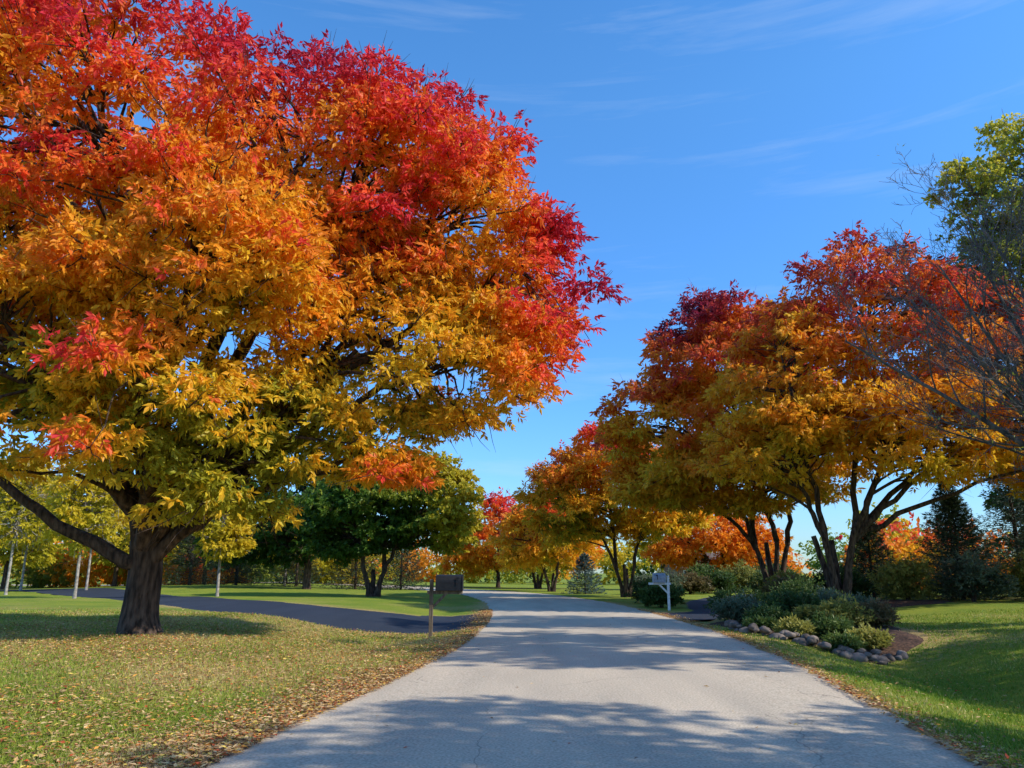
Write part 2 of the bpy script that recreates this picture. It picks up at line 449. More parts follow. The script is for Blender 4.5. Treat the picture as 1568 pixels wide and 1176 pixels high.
# big ash on the left
A_lobes = [(-10.6, 17.0, 12.2, 4.6, 4.4, 4.9), (-5.4, 18.4, 11.4, 3.7, 3.9, 3.7), (-3.2, 18.9, 12.1, 2.8, 3.0, 2.9), (-0.9, 19.4, 10.4, 2.6, 3.0, 2.9), (0.2, 19.6, 8.7, 2.0, 2.4, 2.3),
           (-2.9, 18.8, 7.0, 3.4, 3.2, 3.0), (-0.9, 19.2, 6.5, 1.8, 2.2, 2.0), (-10.4, 15.0, 5.7, 2.6, 2.2, 2.4), (-7.5, 14.8, 4.75, 2.0, 1.6, 1.75), (-6.3, 17.0, 4.2, 1.8, 1.8, 2.0),
           (-13.4, 17.6, 8.6, 3.8, 3.6, 4.0), (-6.8, 15.4, 8.4, 3.0, 2.3, 2.6), (-3.2, 18.6, 4.0, 1.4, 1.3, 1.3), (-4.9, 17.6, 4.9, 1.7, 1.6, 1.6)]
def latA(P):
    low_front = 0.52 * np.exp(-(((P[:, 1] - 12.9) / 1.4) ** 2 + ((P[:, 2] - 4.2) / 2.0) ** 2))
    right = 0.34 * sstep(-1.0, 1.7, P[:, 0]) * sstep(3.8, 8, P[:, 2]) * (1 - .5 * sstep(9, 12, P[:, 2]))
    tip = 0.45 * np.exp(-(((P[:, 0] + 3.1) / 1.3) ** 2 + ((P[:, 2] - 3.2) / 1.0) ** 2))
    inner = -0.18 * np.exp(-(((P[:, 0] + 6.0) / 2.4) ** 2 + ((P[:, 2] - 4.3) / 2.2) ** 2))
    return low_front + right + inner + tip
make_tree("ash_tree", (-8.5, 18.4), 0.40, 2.1, A_lobes, 310000, 0.82, 0.18, 0.075, ASH, wz=0.94, wo=0.52, noise=0.10, off=-0.01, lean=(-0.08, 0), lat=latA, limb=0.56, pd=4.9,
          extra_limbs=[((-8.6, 18.3, 1.75), (-10.4, 17.9, 2.4), (-13.8, 17.3, 5.2), .19), ((-8.5, 18.3, 1.9), (-8.9, 17.9, 3.4), (-9.5, 16.6, 6.5), .2), ((-8.4, 18.3, 1.8), (-6.8, 18.3, 3.2), (-3.9, 18.6, 7.0), .19)])

# ash row on the right
make_tree("ash_tree", (14, 34), 0.22, 3.0, [(16.8, 34, 11.9, 5.2, 4.6, 5.3), (12.0, 33, 9.6, 3.5, 3.5, 4.0), (21, 33.5, 10.4, 4.4, 4, 4.6), (25, 35, 8.4, 4, 4, 3.8), (17, 31.5, 7.4, 4.4, 3.4, 2.6), (11.2, 33, 6.7, 3.0, 3, 2.0), (21.5, 32, 7.0, 4, 3, 2.5), (25.4, 33, 6.0, 3.2, 3, 2.2)],
          140000, 0.88, 0.255, 0.11, PURP, stems=5, wz=0.80, wo=0.35, off=0.03, ph=1, limb=0.5, pd=4.0, flare=.3)
make_tree("ash_tree", (14.2, 43), 0.24, 3.0, [(12.0, 42, 12.2, 4.6, 4.5, 5.1), (8.5, 41.5, 8.9, 3.5, 3, 4.2), (12.6, 40.6, 6.9, 4.6, 4, 2.4), (17, 43, 9, 4, 4, 4), (8.0, 41, 6.4, 2.6, 2.6, 2.0)],
          100000, 0.98, 0.31, 0.13, PURP, stems=4, wz=0.85, wo=0.35, off=0.06, ph=2, limb=0.5, pd=4.6, flare=.3)
make_tree("ash_tree", (7.6, 53), 0.2, 2.0, [(6.2, 53, 7.6, 4.1, 4, 4.0), (3.7, 52, 6.2, 2.8, 2.6, 3.1), (9.8, 53, 6.6, 3.4, 3.5, 3.5)],
          64000, 0.88, 0.29, 0.12, ASH, stems=4, wz=0.68, wo=0.35, off=0.0, ph=3, limb=0.5, flare=.3, pd=4.8)
make_tree("ash_tree", (3.4, 68), 0.2, 1.8, [(3.6, 68, 5.2, 3.4, 3.4, 3.3), (0.9, 68, 4.4, 2.3, 2.6, 2.5)], 22000, 0.9, 0.36, 0.15, ASH, stems=3, wz=0.5, wo=0.25, off=0.10, ph=14)
make_tree("ash_tree", (2.6, 80), 0.22, 1.6, [(2.8, 80, 4.9, 3.8, 3.6, 3.4), (5.9, 80, 4.5, 3.2, 3, 2.9)], 20000, 1.0, 0.40, 0.17, ASH, stems=3, wz=0.5, wo=0.2, off=0.1, ph=4)
make_tree("ash_tree", (-1.5, 86), 0.22, 1.6, [(-1.5, 86, 5.6, 3.6, 3.6, 4.0), (-4.8, 87, 4.0, 2.6, 3, 2.9)], 20000, 1.0, 0.42, 0.18, ASH, wz=0.6, wo=0.2, off=0.14, ph=5)
make_tree("maple_tree", (20, 74), 0.25, 1.4, [(19, 74, 4.6, 3.4, 3.2, 3.1), (23, 74, 4.0, 3.0, 3, 2.8), (15.5, 75, 4.2, 2.6, 3, 2.6)], 22000, 0.9, 0.36, 0.18, FIRE, wz=0.4, wo=0.1, off=0.2, ph=6)
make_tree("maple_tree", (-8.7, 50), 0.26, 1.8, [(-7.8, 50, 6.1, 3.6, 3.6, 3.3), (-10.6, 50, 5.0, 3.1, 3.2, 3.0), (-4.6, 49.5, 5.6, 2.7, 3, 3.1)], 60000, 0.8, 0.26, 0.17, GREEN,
          stems=3, leafmat=M_green, wz=0.4, wo=0.25, off=0.25, ph=7, lat=lambda P: 0.6 * sstep(-8, -3, P[:, 0]))  # sunlit right side of the crown painted into leaf colour as yellow-green
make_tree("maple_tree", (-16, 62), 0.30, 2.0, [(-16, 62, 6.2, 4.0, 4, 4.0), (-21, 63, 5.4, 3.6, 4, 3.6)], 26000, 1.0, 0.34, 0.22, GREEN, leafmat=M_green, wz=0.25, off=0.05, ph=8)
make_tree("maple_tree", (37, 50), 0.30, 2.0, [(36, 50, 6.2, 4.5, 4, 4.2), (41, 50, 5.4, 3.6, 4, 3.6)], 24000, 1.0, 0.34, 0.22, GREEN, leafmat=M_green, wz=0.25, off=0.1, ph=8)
# tall cottonwood right, beyond the ash row
make_tree("cottonwood_tree", (23.5, 34), 0.4, 6, [(21.8, 33, 17.6, 2.1, 2.1, 3.3), (24.8, 33, 19.4, 2.8, 3, 4.2), (22.6, 33, 13.6, 2.4, 2.5, 3), (27, 34, 15.5, 3.5, 3.5, 5)],
          60000, 0.6, 0.17, 0.13, OLIVE, leafmat=M_leaf, wz=0.8, wo=0.4, off=0.2, ph=9, bark=M_bark_grey, pd=3.6)
# trees standing right of the camera, outside the view; they shade the road and lawn
make_tree("ash_tree", (13.5, 3.0), 0.36, 2.6, [(12.6, 2.8, 7.9, 4.0, 3.9, 3.8), (10.2, 3.0, 6.2, 2.5, 3.6, 2.5), (16, 3, 7, 3, 3.6, 3)], 46000, 0.7, 0.22, 0.09, ASH, wz=0.9, ph=10, pd=3.6)
make_tree("ash_tree", (17.8, 11.2), 0.30, 2.2, [(17.2, 11.0, 6.2, 3.0, 2.2, 2.7)], 12000, 0.5, 0.2, 0.08, ASH, wz=0.9, ph=11, pd=2.4, shell=(.2, .98))
make_tree("ash_tree", (20, 16.8), 0.26, 2.2, [(19.6, 16.8, 5.8, 2.6, 2.0, 2.5)], 9000, 0.5, 0.2, 0.08, ASH, wz=0.9, ph=15, pd=2.4, shell=(.2, .98))
make_tree("ash_tree", (17.4, 13.2), 0.30, 4.2, [(16.4, 13.8, 12.2, 3.8, 3.1, 3.8), (19.4, 13.6, 9.6, 3, 2.2, 3), (17.0, 10.0, 12.6, 3.6, 1.3, 2.2)], 32000, 0.5, 0.2, 0.09, ASH, wz=0.9, ph=12, shell=(.2, .98), pd=2.0, twig=1)
make_tree("cottonwood_tree", (22.4, 19.5), 0.34, 6, [(21.8, 19.5, 15.8, 4.2, 3.4, 4.2), (23.4, 19.5, 11, 3, 2.5, 3)], 30000, 0.5, 0.21, 0.11, OLIVE, wz=0.9, ph=13, shell=(.2, .98), pd=2.2, twig=1, bark=M_bark_grey)
# young yellow trees on the left lawn
for (x, y, hh) in [(-24, 43.8, 8.5), (-33, 52, 10), (-31, 58, 9.5), (-28.5, 62, 9), (-17.0, 46, 6.5), (-20, 70, 8), (-37, 60, 10.5)]:
    make_tree("young_tree", (x, y), 0.085, hh * .36, [(x, y, hh * .64, hh * .26, hh * .26, hh * .36)], 8000, 0.55, 0.24, 0.14, YELLOW, bark=M_bark_pale, limb=0.8, wz=0.5, off=0.25, shell=(0.2, 0.95), ph=x)
for (x, y, hh, ky) in [(-46, 72, 12, YELLOW), (-38, 76, 11, YELLOW), (-54, 74, 12, YELLOW), (-31, 80, 10, GREEN), (-24, 84, 9.5, YELLOW)]:
    make_tree("maple_tree", (x, y), 0.22, hh * .22, [(x, y, hh * .58, hh * .34, hh * .34, hh * .42), (x + 2.5, y, hh * .45, hh * .25, hh * .25, hh * .3)], 13000, 1.0, 0.36, 0.22, ky, wz=0.5, off=0.2, ph=x)

# half-bare tree at right
def bare_tree():
    e = empty("bare_tree"); acc = Acc(); tips = []
    bx, by = 17.4, 21.5; bz = gs(bx, by)
    F = Vector((bx - .1, by, bz + 3.0))
    tube(acc, bez(Vector((bx, by, bz - .1)), Vector((bx + .1, by, 1.5)), F, 6), [.34, .27, .25, .24, .23, .22, .20], 12)
    def grow(p, d, ln, r, lev):
        n = 6; pts = [p.copy()]; q = p.copy(); dd = d.copy()
        for i in range(n):
            dd = (dd + Vector(rng.normal(size=3) * (0.08 + .04 * lev)) + Vector((0, 0, 0.03))).normalized()
            q = q + dd * ln / n; pts.append(q.copy())
        tube(acc, pts, [max(r * (1 - .75 * i / n), 0.0055) for i in range(n + 1)], 6 if lev == 0 else (4 if lev == 1 else 3))
        if lev >= 2: tips.append(q)
        if lev >= 3: return
        k = [12, 9, 6][lev]
        for j in range(k):
            t = 0.22 + 0.78 * (j + random.random()) / k
            i = min(int(t * n), n - 1); s = pts[i].lerp(pts[i + 1], t * n - i)
            ax = (pts[i + 1] - pts[i]).normalized()
            sd = ax.cross(Vector(rng.normal(size=3))).normalized()
            nd = (ax * 0.75 + sd * 0.75 + Vector((0, 0, 0.18))).normalized()
            grow(s, nd, ln * (0.42 if lev == 0 else .45) * random.uniform(.7, 1.2) * (1.15 - .5 * t), max(r * (1 - .7 * t) * .5, 0.008), lev + 1)
    for tx, ty, tz in [(8.4, 21, 6.4), (10.2, 20, 8.6), (12.4, 20.5, 12.0), (13.2, 22, 7.4), (14.5, 21, 13.5), (11.2, 22.5, 10.2), (17, 22, 14), (20, 21, 12), (21, 23, 8), (17, 18, 11), (12.0, 19.5, 5.6), (14, 20, 10)]:
        T = Vector((tx, ty, tz)); d = T - F
        d0 = (d.normalized() + Vector((0, 0, .12))).normalized()
        grow(F - Vector((0, 0, random.uniform(0, .6))), d0, d.length * .95, 0.105, 0)
    py_mesh("trunk_and_branches", acc.v, acc.f, M_bark_grey, e)
    T = np.array([list(t) for t in tips])
    pick = rng.choice(len(T), 9000)
    P = T[pick] + rng.normal(size=(9000, 3)) * 0.22
    keepm = wob(P, 0.6, 3) > 0.25; P = P[keepm]; n = len(P)
    V = diamonds(P, norm(rdir(n) + np.array([0, 0, -.5])), rdir(n), rng.uniform(.07, .13, n), rng.uniform(.03, .06, n))
    col = ramp(OLIVE, rng.random(n) * .6)
    np_mesh("foliage", V, 4, M_green, np.repeat(col, 4, 0), e)
bare_tree()

# conifers
def spruce(name, x, y, h, r, n, tint=(0.03, 0.06, 0.03), tip=(0.10, 0.15, 0.10)):
    e = empty(name); acc = Acc(); bz = gs(x, y)
    tube(acc, [(x, y, bz - .1), (x, y, bz + h * .5), (x, y, bz + h * .97)], [h * .022, h * .014, .01], 8)
    nb = int(h * 38); Ps = []; As = []; S = []
    per = n // nb
    for i in range(nb):
        t = ((i + random.random()) / nb) ** 1.15
        zz = bz + h * (0.04 + .94 * t); ln = r * (1 - t) ** 0.85 * random.uniform(.75, 1.1) + .08
        an = i * 2.399 + random.random() * .5
        d = np.array([math.cos(an), math.sin(an), -0.12 + .45 * t])
        a0 = np.array([x, y, zz]); a1 = a0 + d * ln
        tube(acc, [tuple(a0), tuple((a0 + a1) / 2 - np.array([0, 0, .04 * ln])), tuple(a1)], [.018, .012, .004], 3)
        u = rng.random(per) ** .6
        P = a0 + d * (ln * u)[:, None]; P[:, 2] -= .16 * ln * np.sin(u * 3.1)
        sd = np.array([-math.sin(an), math.cos(an), 0]); spread = (1.05 - u) * ln * .38
        P += sd * (rng.uniform(-1, 1, per) * spread)[:, None] + rng.normal(size=(per, 3)) * .03
        Ps.append(P); As.append(norm(np.tile(d, (per, 1)) + rng.normal(size=(per, 3)) * .5 + np.array([0, 0, -.15]))); S.append(u)
    P = np.concatenate(Ps); A = np.concatenate(As); S = np.concatenate(S); m = len(P)
    V = diamonds(P, A, norm(rdir(m) + np.array([0, 0, .8])), rng.uniform(.12, .24, m) * (1 if h > 3 else .7), rng.uniform(.03, .06, m))
    s = np.clip(S ** 2 + rng.normal(size=m) * .15, 0, 1)[:, None]
    col = np.array(tint) * (1 - s) + np.array(tip) * s
    py_mesh("trunk_and_branches", acc.v, acc.f, M_bark, e)
    np_mesh("needles", V, 4, M_needle, np.repeat(col, 4, 0), e)
spruce("blue_spruce", 5.6, 61, 3.0, 1.9, 9000, (0.04, 0.075, 0.06), (0.13, 0.20, 0.18))
for (x, y, h, r) in [(21.5, 38, 5.0, 2.3), (25.5, 37, 5.6, 2.6), (29.5, 39, 6.4, 2.8), (33, 41, 6.5, 3.0), (18.6, 41, 4.2, 2.0), (27, 42, 7.5, 3), (23, 41, 6, 2.8)]:
    spruce("spruce_tree", x, y, h, r, 12000, (0.03, 0.06, 0.03), (0.11, 0.15, 0.08))
for (x, y, h, r) in [(-30, 74, 7.5, 3.2), (-25, 72, 6.5, 3), (-13, 66, 6, 3), (-9.5, 68, 5, 2.6), (-19, 70, 6.5, 3)]:
    spruce("spruce_tree", x, y, h, r, 9000, (0.012, 0.03, 0.016), (0.04, 0.07, 0.035))

# shrubs
def shrub(name, x, y, r, h, keys, n=3500, LL=0.10, LW=0.05, off=0.2, mat=None):
    e = empty(name); z0 = gs(x, y)
    lobes = [(x, y, z0 + h * .52, r, r * .9, h * .5), (x + r * .5, y - r * .2, z0 + h * .4, r * .6, r * .6, h * .4), (x - r * .5, y + r * .1, z0 + h * .42, r * .6, r * .6, h * .42)]
    V, col, C, R = crown_leaves(lobes, n, max(.18, r * .3), LL, LW, keys, wz=.4, wo=.3, off=off, shell=(0.1, 0.95), k=5, droop=-.2, ph=x)
    acc = Acc()
    for c in C[::2]:
        tube(acc, bez(Vector((x + random.uniform(-.1, .1), y, z0 - .05)), Vector((x, y, z0 + h * .3)), Vector(c), 3), [.016, .012, .008, .003], 4)
    py_mesh("stems", acc.v, acc.f, M_bark, e)
    np_mesh("foliage", V, 4, mat or M_green, col, e)
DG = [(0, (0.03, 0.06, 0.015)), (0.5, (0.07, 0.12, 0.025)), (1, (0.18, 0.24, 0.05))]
GG = [(0, (0.06, 0.09, 0.04)), (1, (0.22, 0.26, 0.15))]
RD = [(0, (0.10, 0.10, 0.03)), (1, (0.26, 0.17, 0.07))]
YG = [(0, (0.14, 0.16, 0.03)), (1, (0.45, 0.40, 0.08))]
for (x, y, r, h, k) in [(7.2, 22.4, .6, .6, DG), (8.2, 20.9, .55, .5, DG), (8.9, 22.4, .8, .8, YG), (7.0, 24.8, .65, .8, GG), (8.5, 24.4, .9, 1.05, DG), (10.3, 25, .8, 1.1, GG),
                        (10.2, 23.0, .6, .65, RD), (7.6, 27.0, .8, 1.0, DG), (9.9, 27.0, 1.0, 1.3, DG), (7.2, 20.8, .35, .35, YG), (8.7, 19.9, .4, .4, YG), (8.0, 19.5, .3, .3, DG), (6.8, 21.9, .3, .3, DG),
                        (7.0, 37.5, .9, 1.0, DG), (13, 37.5, 1.2, 1.4, YG), (7.4, 42.5, 1.1, 1.1, DG), (15.5, 46, 1.5, 1.5, DG), (10.6, 58, 1.6, 1.4, GG), (17.6, 35.5, 1.2, 1.9, YG), (12.2, 34.6, .9, 1.3, RD),
                        (20, 34.6, 1.4, 2.1, GG), (23, 34.8, 1.2, 2.0, YG), (26, 35, 1.5, 2.3, DG), (15.4, 37, 1.2, 1.6, DG), (11.8, 33.0, .8, 1.0, DG),
                        (15.5, 63, 1.8, 2.0, DG), (18.6, 64.5, 1.7, 2.2, YG), (21.5, 66, 1.9, 2.3, DG), (13.4, 60, 1.2, 1.5, RD)]:
    shrub("shrub", x, y, r, h, k, n=int(2600 + 1700 * r), LL=.11 if y < 30 else (.16 if y < 50 else .22), LW=.05 if y < 30 else (.08 if y < 50 else .12))

def bed(name, cx_, cy_, rx, ry):
    n = 64; ring = 10; V = [(cx_, cy_, gs(cx_, cy_) + .12)]; F = []
    for i in range(1, ring + 1):
        for k in range(n):
            a = 2 * math.pi * k / n; w = 1 + .08 * math.sin(3 * a) + .05 * math.sin(7 * a + 1)
            x = cx_ + math.cos(a) * rx * w * i / ring; y = cy_ + math.sin(a) * ry * w * i / ring
            V.append((x, y, gs(x, y) + .02 + .10 * (1 - (i / ring) ** 3) + (0 if i < ring else -.05)))
    for k in range(n): F.append((0, 1 + k, 1 + (k + 1) % n))
    for i in range(ring - 1):
        for k in range(n):
            a = 1 + i * n + k; b = 1 + i * n + (k + 1) % n
            F.append((a, a + n, b + n, b))
    py_mesh(name, V, F, M_mulch)
bed("mulch_bed", 8.7, 23.4, 2.5, 4.4)
bed("mulch_bed", 15.6, 35.2, 3.9, 2.4)

def rocks(name, items):
    bm = bmesh.new()
    for (x, y, zc, s) in items:
        r = bmesh.ops.create_icosphere(bm, subdivisions=3, radius=1.0)
        sx, sy, sz = s * random.uniform(.8, 1.35), s * random.uniform(.7, 1.1), s * random.uniform(.55, .8)
        off = Vector((random.uniform(0, 99), 0, 0)); ca, sa = math.cos(x * 7), math.sin(x * 7)
        for v in r['verts']:
            k = 1 + .28 * mnoise.noise(v.co * 1.1 + off) + .08 * mnoise.noise(v.co * 3.5 + off)
            p = v.co * k
            p = Vector((p.x * sx, p.y * sy, max(p.z, -.7) * sz))
            v.co = Vector((p.x * ca - p.y * sa + x, p.x * sa + p.y * ca + y, p.z + zc))
    me = bpy.data.meshes.new(name); bm.to_mesh(me); bm.free()
    me.polygons.foreach_set("use_smooth", np.ones(len(me.polygons), dtype=bool)); me.materials.append(M_rock)
    link(bpy.data.objects.new(name, me))
it = []
for i in range(75):
    t = random.random(); a = math.pi * (1.02 + .50 * t)
    x = 8.7 + 2.55 * math.cos(a) + random.gauss(0, .16); y = 23.4 + 4.45 * math.sin(a) + random.gauss(0, .22)
    s = random.uniform(.06, .18); it.append((x, y, gs(x, y) + s * .25 + (random.random() < .3) * .12, s))
rocks("boulder_border", it)

# ------------------------------------------------------------------ mailboxes, lamp, house
def box(acc, c, s, rot=None):
    b = len(acc.v); c = Vector(c)
    for dx in (-1, 1):
        for dy in (-1, 1):
            for dz in (-1, 1):
                p = Vector((dx * s[0] / 2, dy * s[1] / 2, dz * s[2] / 2))
                if rot: p.rotate(rot)
                acc.v.append(c + p)
    for f in [(0, 1, 3, 2), (4, 6, 7, 5), (0, 4, 5, 1), (2, 3, 7, 6), (0, 2, 6, 4), (1, 5, 7, 3)]:
        acc.f.append(tuple(b + i for i in f))
def bevel(o, w=.006):
    m = o.modifiers.new("b", 'BEVEL'); m.width = w; m.segments = 2; return o
def mailbox(x, y, top, L, mbody, mpost, facing=1, scale=1.0):
    e = empty("mailbox"); z0 = gs(x, y)
    a = Acc(); box(a, (x, y, z0 + top * .5 - .1), (.10, .10, top + .2))
    box(a, (x + facing * .36, y, z0 + top - .34), (.95, .07, .09))
    box(a, (x + facing * .20, y, z0 + top - .56), (.55, .06, .07), Euler((0, -facing * D2R(45), 0)))
    bevel(py_mesh("post", a.v, a.f, mpost, e, False))
    V = []; F = []; hw = .145 * scale; hh = .16 * scale; n = 12
    prof = [(-hw, 0), (-hw, hh)] + [(-hw * math.cos(math.pi * k / n), hh + hw * math.sin(math.pi * k / n)) for k in range(1, n)] + [(hw, hh), (hw, 0)]
    z1 = z0 + top - .293; x0 = x + facing * .12; x1 = x0 + facing * L
    for xx in (x0, x1):
        for (py, pz) in prof: V.append((xx, y + py, z1 + pz))
    m = len(prof)
    for k in range(m): F.append((k, (k + 1) % m, m + (k + 1) % m, m + k))
    F.append(tuple(range(m))); F.append(tuple(range(2 * m - 1, m - 1, -1)))
    py_mesh("box", V, F, mbody, e, False)
    V = []; F = []
    for xx in (x1, x1 + facing * .018):
        for (py, pz) in prof: V.append((xx + facing * .002, y + py * 1.06, z1 + pz * 1.04 - .004))
    for k in range(m): F.append((k, (k + 1) % m, m + (k + 1) % m, m + k))
    F.append(tuple(range(m))); F.append(tuple(range(2 * m - 1, m - 1, -1)))
    py_mesh("door", V, F, mbody, e, False)
    a = Acc(); box(a, (x1 - facing * .14, y - hw - .012, z1 + hh * 1.1), (.03, .008, .2)); box(a, (x1 - facing * .10, y - hw - .012, z1 + hh * 1.1 + .08), (.07, .008, .05))
    py_mesh("flag", a.v, a.f, M_blackbox, e, False)
mailbox(-2.15, 21.3, 1.50, .70, M_blackbox, M_wood, 1, 1.35)
mailbox(6.75, 34.4, 1.45, .5, M_greypaint, M_white, -1, 1.3)

def lamp(x, y):
    e = empty("yard_lamp"); z0 = gs(x, y); a = Acc()
    tube(a, [(x, y, z0), (x, y, z0 + .1), (x, y, z0 + .12), (x, y, z0 + 1.9)], [.09, .09, .045, .035], 10)
    py_mesh("post", a.v, a.f, M_blackbox, e)
    a = Acc(); tube(a, [(x, y, z0 + 1.9), (x, y, z0 + 1.95), (x, y, z0 + 2.25)], [.05, .10, .15], 6); py_mesh("lantern", a.v, a.f, M_white, e, False)
    a = Acc(); tube(a, [(x, y, z0 + 2.25), (x, y, z0 + 2.28), (x, y, z0 + 2.42)], [.2, .18, .02], 6); py_mesh("cap", a.v, a.f, M_blackbox, e, False)
lamp(16.8, 52)

def house(x, y, w, d, wh, rh):
    e = empty("brick_house"); a = Acc()
    box(a, (x, y, wh / 2), (w, d, wh))
    b = len(a.v)
    for sx in (-1, 1):
        a.v += [Vector((x + sx * w / 2, y - d / 2, wh)), Vector((x + sx * w / 2, y + d / 2, wh)), Vector((x + sx * w / 2, y, wh + rh))]
    a.f += [(b, b + 1, b + 2), (b + 3, b + 5, b + 4)]
    py_mesh("walls", a.v, a.f, M_brick, e, False)
    V = []; F = []
    for s in (-1, 1):
        b = len(V)
        for dz in (0.02, .2):
            V += [(x - w / 2 - .4, y + s * (d / 2 + .5), wh - .5 * rh / (d / 2) + dz), (x + w / 2 + .4, y + s * (d / 2 + .5), wh - .5 * rh / (d / 2) + dz), (x + w / 2 + .4, y, wh + rh + dz), (x - w / 2 - .4, y, wh + rh + dz)]
        F += [(b, b + 1, b + 2, b + 3), (b + 4, b + 5, b + 6, b + 7), (b, b + 1, b + 5, b + 4), (b + 1, b + 2, b + 6, b + 5), (b, b + 3, b + 7, b + 4)]
    py_mesh("roof", V, F, M_roof, e, False)
    a = Acc(); fr = Acc()
    for wx in (-.36, -.12, .3):
        box(a, (x + wx * w, y - d / 2 - .02, wh * .55), (1.3, .04, 1.1)); box(fr, (x + wx * w, y - d / 2 - .012, wh * .55), (1.5, .03, 1.3))
    py_mesh("windows", a.v, a.f, M_glass, e, False); py_mesh("window_frames", fr.v, fr.f, M_white, e, False)
    a = Acc(); box(a, (x + .1 * w, y - d / 2 - .02, 1.0), (1.0, .05, 2.0)); py_mesh("door", a.v, a.f, M_white, e, False)
    a = Acc(); box(a, (x + w * .3, y + .6, wh + rh), (.8, .8, 1.4)); py_mesh("chimney", a.v, a.f, M_brick, e, False)
house(25.5, 98, 12, 7, 2.3, 1.5)

# ------------------------------------------------------------------ distant trees
def treeline():
    Vs = []; Cs = []
    pal = [GREEN, YELLOW, OLIVE, FIRE, GREEN, YELLOW, OLIVE, ASH, YELLOW]
    items = []
    for i in range(58):
        x = -125 + 250 * (i + random.random()) / 58; y = random.uniform(106, 135)
        items.append((x, y, random.uniform(5, 8), random.uniform(3.6, 6)))
    for i in range(16):
        items.append((random.uniform(-62, -16), random.uniform(76, 98), random.uniform(3.5, 6.5), random.uniform(3, 4.5)))
    for i in range(10):
        items.append((random.uniform(30, 75), random.uniform(60, 90), random.uniform(5, 8), random.uniform(3.5, 5)))
    for (x, y, h, r) in items:
        V, c, _, _ = crown_leaves([(x, y, h * .55, r, r, h * .55), (x + r * .7, y, h * .35, r * .7, r, h * .38)], 2000, r * .3, .54, .34, random.choice(pal), wz=.5, wo=.2, off=random.uniform(0, .3), k=5, shell=(.3, 1), ph=x)
        Vs.append(V); Cs.append(c)
    np_mesh("distant_tree_line", np.concatenate(Vs), 4, M_leaf, np.concatenate(Cs))
treeline()

# ------------------------------------------------------------------ grass and fallen leaves
def off_road(x, y, m=0.0):
    a, _ = cdist(x, y, ROAD[::3]); b, hb = cdist(x, y, DRV[::3]); c, hc = cdist(x, y, DRV2[::3])
    return (a > HW + m) & (b > hb + m) & (c > hc + m)
def grass():
    N = 300000
    y = 4.5 + 24 * rng.random(N) ** 1.7; x = rng.uniform(-1, 1, N) * (y * .78 + 1.5)
    k = off_road(x, y, -.02) & ((((x - 8.7) / 2.5) ** 2 + ((y - 23.4) / 4.3) ** 2) > 1)
    x, y = x[k], y[k]; n = len(x); zz = g(x, y)
    a = rng.uniform(0, 2 * math.pi, n); w = rng.uniform(.003, .006, n) * (1 + y / 14); h = rng.uniform(.025, .075, n)
    sd = np.stack([np.cos(a), np.sin(a), np.zeros(n)], 1) * w[:, None]
    b = np.stack([x, y, zz - .005], 1); tip = b + np.stack([rng.normal(size=n) * .03, rng.normal(size=n) * .03, h], 1)
    V = np.stack([b - sd, b + sd, tip], 1).reshape(-1, 3)
    s = np.clip(.45 + .22 * rng.normal(size=n) + .32 * wob(b, .7) + .18 * (x < 0), 0, 1)
    col = ramp([(0, (.11, .21, .016)), (.5, (.26, .34, .03)), (.85, (.47, .45, .08)), (1, (.64, .51, .19))], s)
    np_mesh("grass", V, 3, M_blade, np.repeat(col, 3, 0))
grass()
def fallen():
    xs = []; ys = []; zo = []
    def add(x, y, z=0.02): xs.append(x); ys.append(y); zo.append(np.full(len(x), z))
    n = 62000; y = 5 + 25 * rng.random(n) ** 1.25; x = rng.uniform(-1, -.0, n) * (y * .75 + 2); k = off_road(x, y)
    k &= (wob(np.stack([x, y, y * 0], 1), .6, 1) * .62 + .55 > rng.random(n)); add(x[k], y[k])
    n = 18000; x = -8.5 + rng.normal(size=n) * 5; y = 17.5 + rng.normal(size=n) * 4; k = off_road(x, y); add(x[k], y[k])
    n = 13000; y = 5 + 9 * rng.random(n); x = cx(y) - HW + .1 - np.abs(rng.normal(size=n)) * .65; add(x, y, .03)
    for sg, n, sp in ((-1, 19000, .34), (1, 9000, .24)):
        y = 3 + 32 * rng.random(n) ** 1.3; d = HW - .16 + np.abs(rng.normal(size=n)) * sp
        k = wob(np.stack([d * 0, y, y * 0], 1), .9) * .5 + .8 > rng.random(n)
        x = cx(y) + sg * d; add(x[k], y[k], .03)
    n = 5000; y = 6 + 20 * rng.random(n); x = rng.uniform(.3, 1, n) * (y * .75 + 2); k = off_road(x, y) & (rng.random(n) < .5); add(x[k], y[k])
    n = 140; y = 6 + 30 * rng.random(n); x = cx(y) + rng.uniform(-3, 3, n); add(x, y, .030)
    x = np.concatenate(xs); y = np.concatenate(ys); zo = np.concatenate(zo); n = len(x)
    P = np.stack([x, y, g(x, y) + zo + rng.uniform(0, .025, n) * (zo < .025)], 1)
    a = rng.uniform(0, 6.28, n); ax = norm(np.stack([np.cos(a), np.sin(a), rng.normal(size=n) * .18], 1))
    nr = norm(np.stack([rng.normal(size=n) * .35, rng.normal(size=n) * .35, np.ones(n)], 1))
    V = diamonds(P, ax, nr, rng.uniform(.04, .09, n), rng.uniform(.018, .038, n))
    base = np.array([(.50, .29, .12), (.31, .15, .06), (.66, .44, .20), (.66, .30, .06), (.50, .09, .03), (.68, .48, .10), (.17, .085, .045)])
    col = base[rng.choice(7, n, p=[.26, .18, .22, .13, .06, .08, .07])] * rng.uniform(.7, 1.2, n)[:, None]
    np_mesh("fallen_leaves", V, 4, M_litter, np.repeat(col, 4, 0))
fallen()

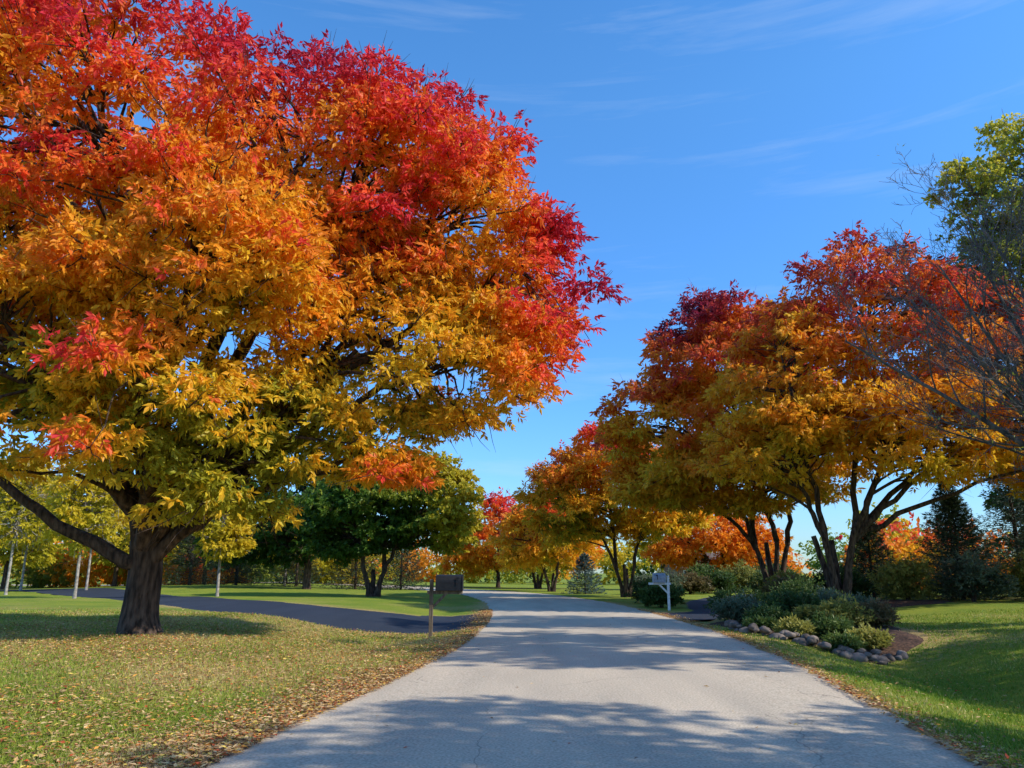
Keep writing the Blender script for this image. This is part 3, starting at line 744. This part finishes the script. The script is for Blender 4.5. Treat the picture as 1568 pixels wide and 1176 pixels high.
# ------------------------------------------------------------------ sky, sun, camera
SUN_EL = D2R(38)
sun_vec = Vector((0.95, -0.31, 0)).normalized() * math.cos(SUN_EL) + Vector((0, 0, math.sin(SUN_EL)))
w = bpy.data.worlds.new("World"); scene.world = w; w.use_nodes = True
nt = w.node_tree; N = nt.nodes; L = nt.links; N.clear()
out = N.new('ShaderNodeOutputWorld'); bg = N.new('ShaderNodeBackground'); bg.inputs['Strength'].default_value = 0.15
sky = N.new('ShaderNodeTexSky'); sky.sky_type = 'NISHITA'; sky.sun_disc = False
sky.sun_elevation = SUN_EL; sky.sun_rotation = math.atan2(sun_vec.x, sun_vec.y)
sky.air_density = 1.2; sky.dust_density = 0.2; sky.ozone_density = 4.0; sky.altitude = 200
hs = N.new('ShaderNodeHueSaturation'); hs.inputs['Saturation'].default_value = 1.22; hs.inputs['Value'].default_value = 1.75
L.new(sky.outputs[0], hs.inputs['Color'])
tc = N.new('ShaderNodeTexCoord')
# clearer, bluer air low over the horizon
sx = N.new('ShaderNodeSeparateXYZ'); L.new(tc.outputs['Generated'], sx.inputs[0])
hr = N.new('ShaderNodeValToRGB'); hr.color_ramp.elements[0].position = 0.0; hr.color_ramp.elements[0].color = (0.35, 0.51, 0.78, 1)
hr.color_ramp.elements[1].position = 0.55; hr.color_ramp.elements[1].color = (0.84, 0.93, 1.0, 1)
e_ = hr.color_ramp.elements.new(0.2); e_.color = (0.50, 0.69, 0.95, 1)
L.new(sx.outputs['Z'], hr.inputs[0])
hm = N.new('ShaderNodeMixRGB'); hm.blend_type = 'MULTIPLY'; hm.inputs[0].default_value = 1
L.new(hs.outputs[0], hm.inputs[1]); L.new(hr.outputs[0], hm.inputs[2])
mp = N.new('ShaderNodeMapping'); mp.inputs['Scale'].default_value = (1.2, 1.2, 15)
mp.inputs['Rotation'].default_value = (D2R(2), D2R(-3), 0); mp.inputs['Location'].default_value = (3.3, 1.7, 0.6)
L.new(tc.outputs['Generated'], mp.inputs[0])
n1 = N.new('ShaderNodeTexNoise'); n1.inputs['Scale'].default_value = 1.5; n1.inputs['Detail'].default_value = 9; n1.inputs['Roughness'].default_value = .6; n1.inputs['Distortion'].default_value = .4
L.new(mp.outputs[0], n1.inputs['Vector'])
r = N.new('ShaderNodeValToRGB'); r.color_ramp.elements[0].position = .55; r.color_ramp.elements[0].color = (0, 0, 0, 1)
r.color_ramp.elements[1].position = .85; r.color_ramp.elements[1].color = (.28, .28, .28, 1)
L.new(n1.outputs['Fac'], r.inputs[0])
mx = N.new('ShaderNodeMixRGB'); mx.inputs[2].default_value = (5.0, 5.8, 6.8, 1)
L.new(r.outputs[0], mx.inputs[0]); L.new(hm.outputs[0], mx.inputs[1])
L.new(mx.outputs[0], bg.inputs[0]); L.new(bg.outputs[0], out.inputs[0])

sl = bpy.data.lights.new("sun", 'SUN'); sl.energy = 5.0; sl.angle = D2R(0.53); sl.color = (1.0, 0.96, 0.88)
so = bpy.data.objects.new("sun", sl); link(so)
so.rotation_euler = sun_vec.to_track_quat('Z', 'Y').to_euler(); so.location = (30, -5, 30)

cam = bpy.data.cameras.new("camera"); co = bpy.data.objects.new("camera", cam); link(co)
cam.sensor_width = 36; cam.lens = 27.07; cam.clip_end = 6000; cam.clip_start = 0.05
co.location = (0, 0, 1.55); co.rotation_euler = (D2R(90 + 13.8), 0, 0)
scene.camera = co
scene.view_settings.view_transform = 'Standard'; scene.view_settings.look = 'None'; scene.view_settings.exposure = 0
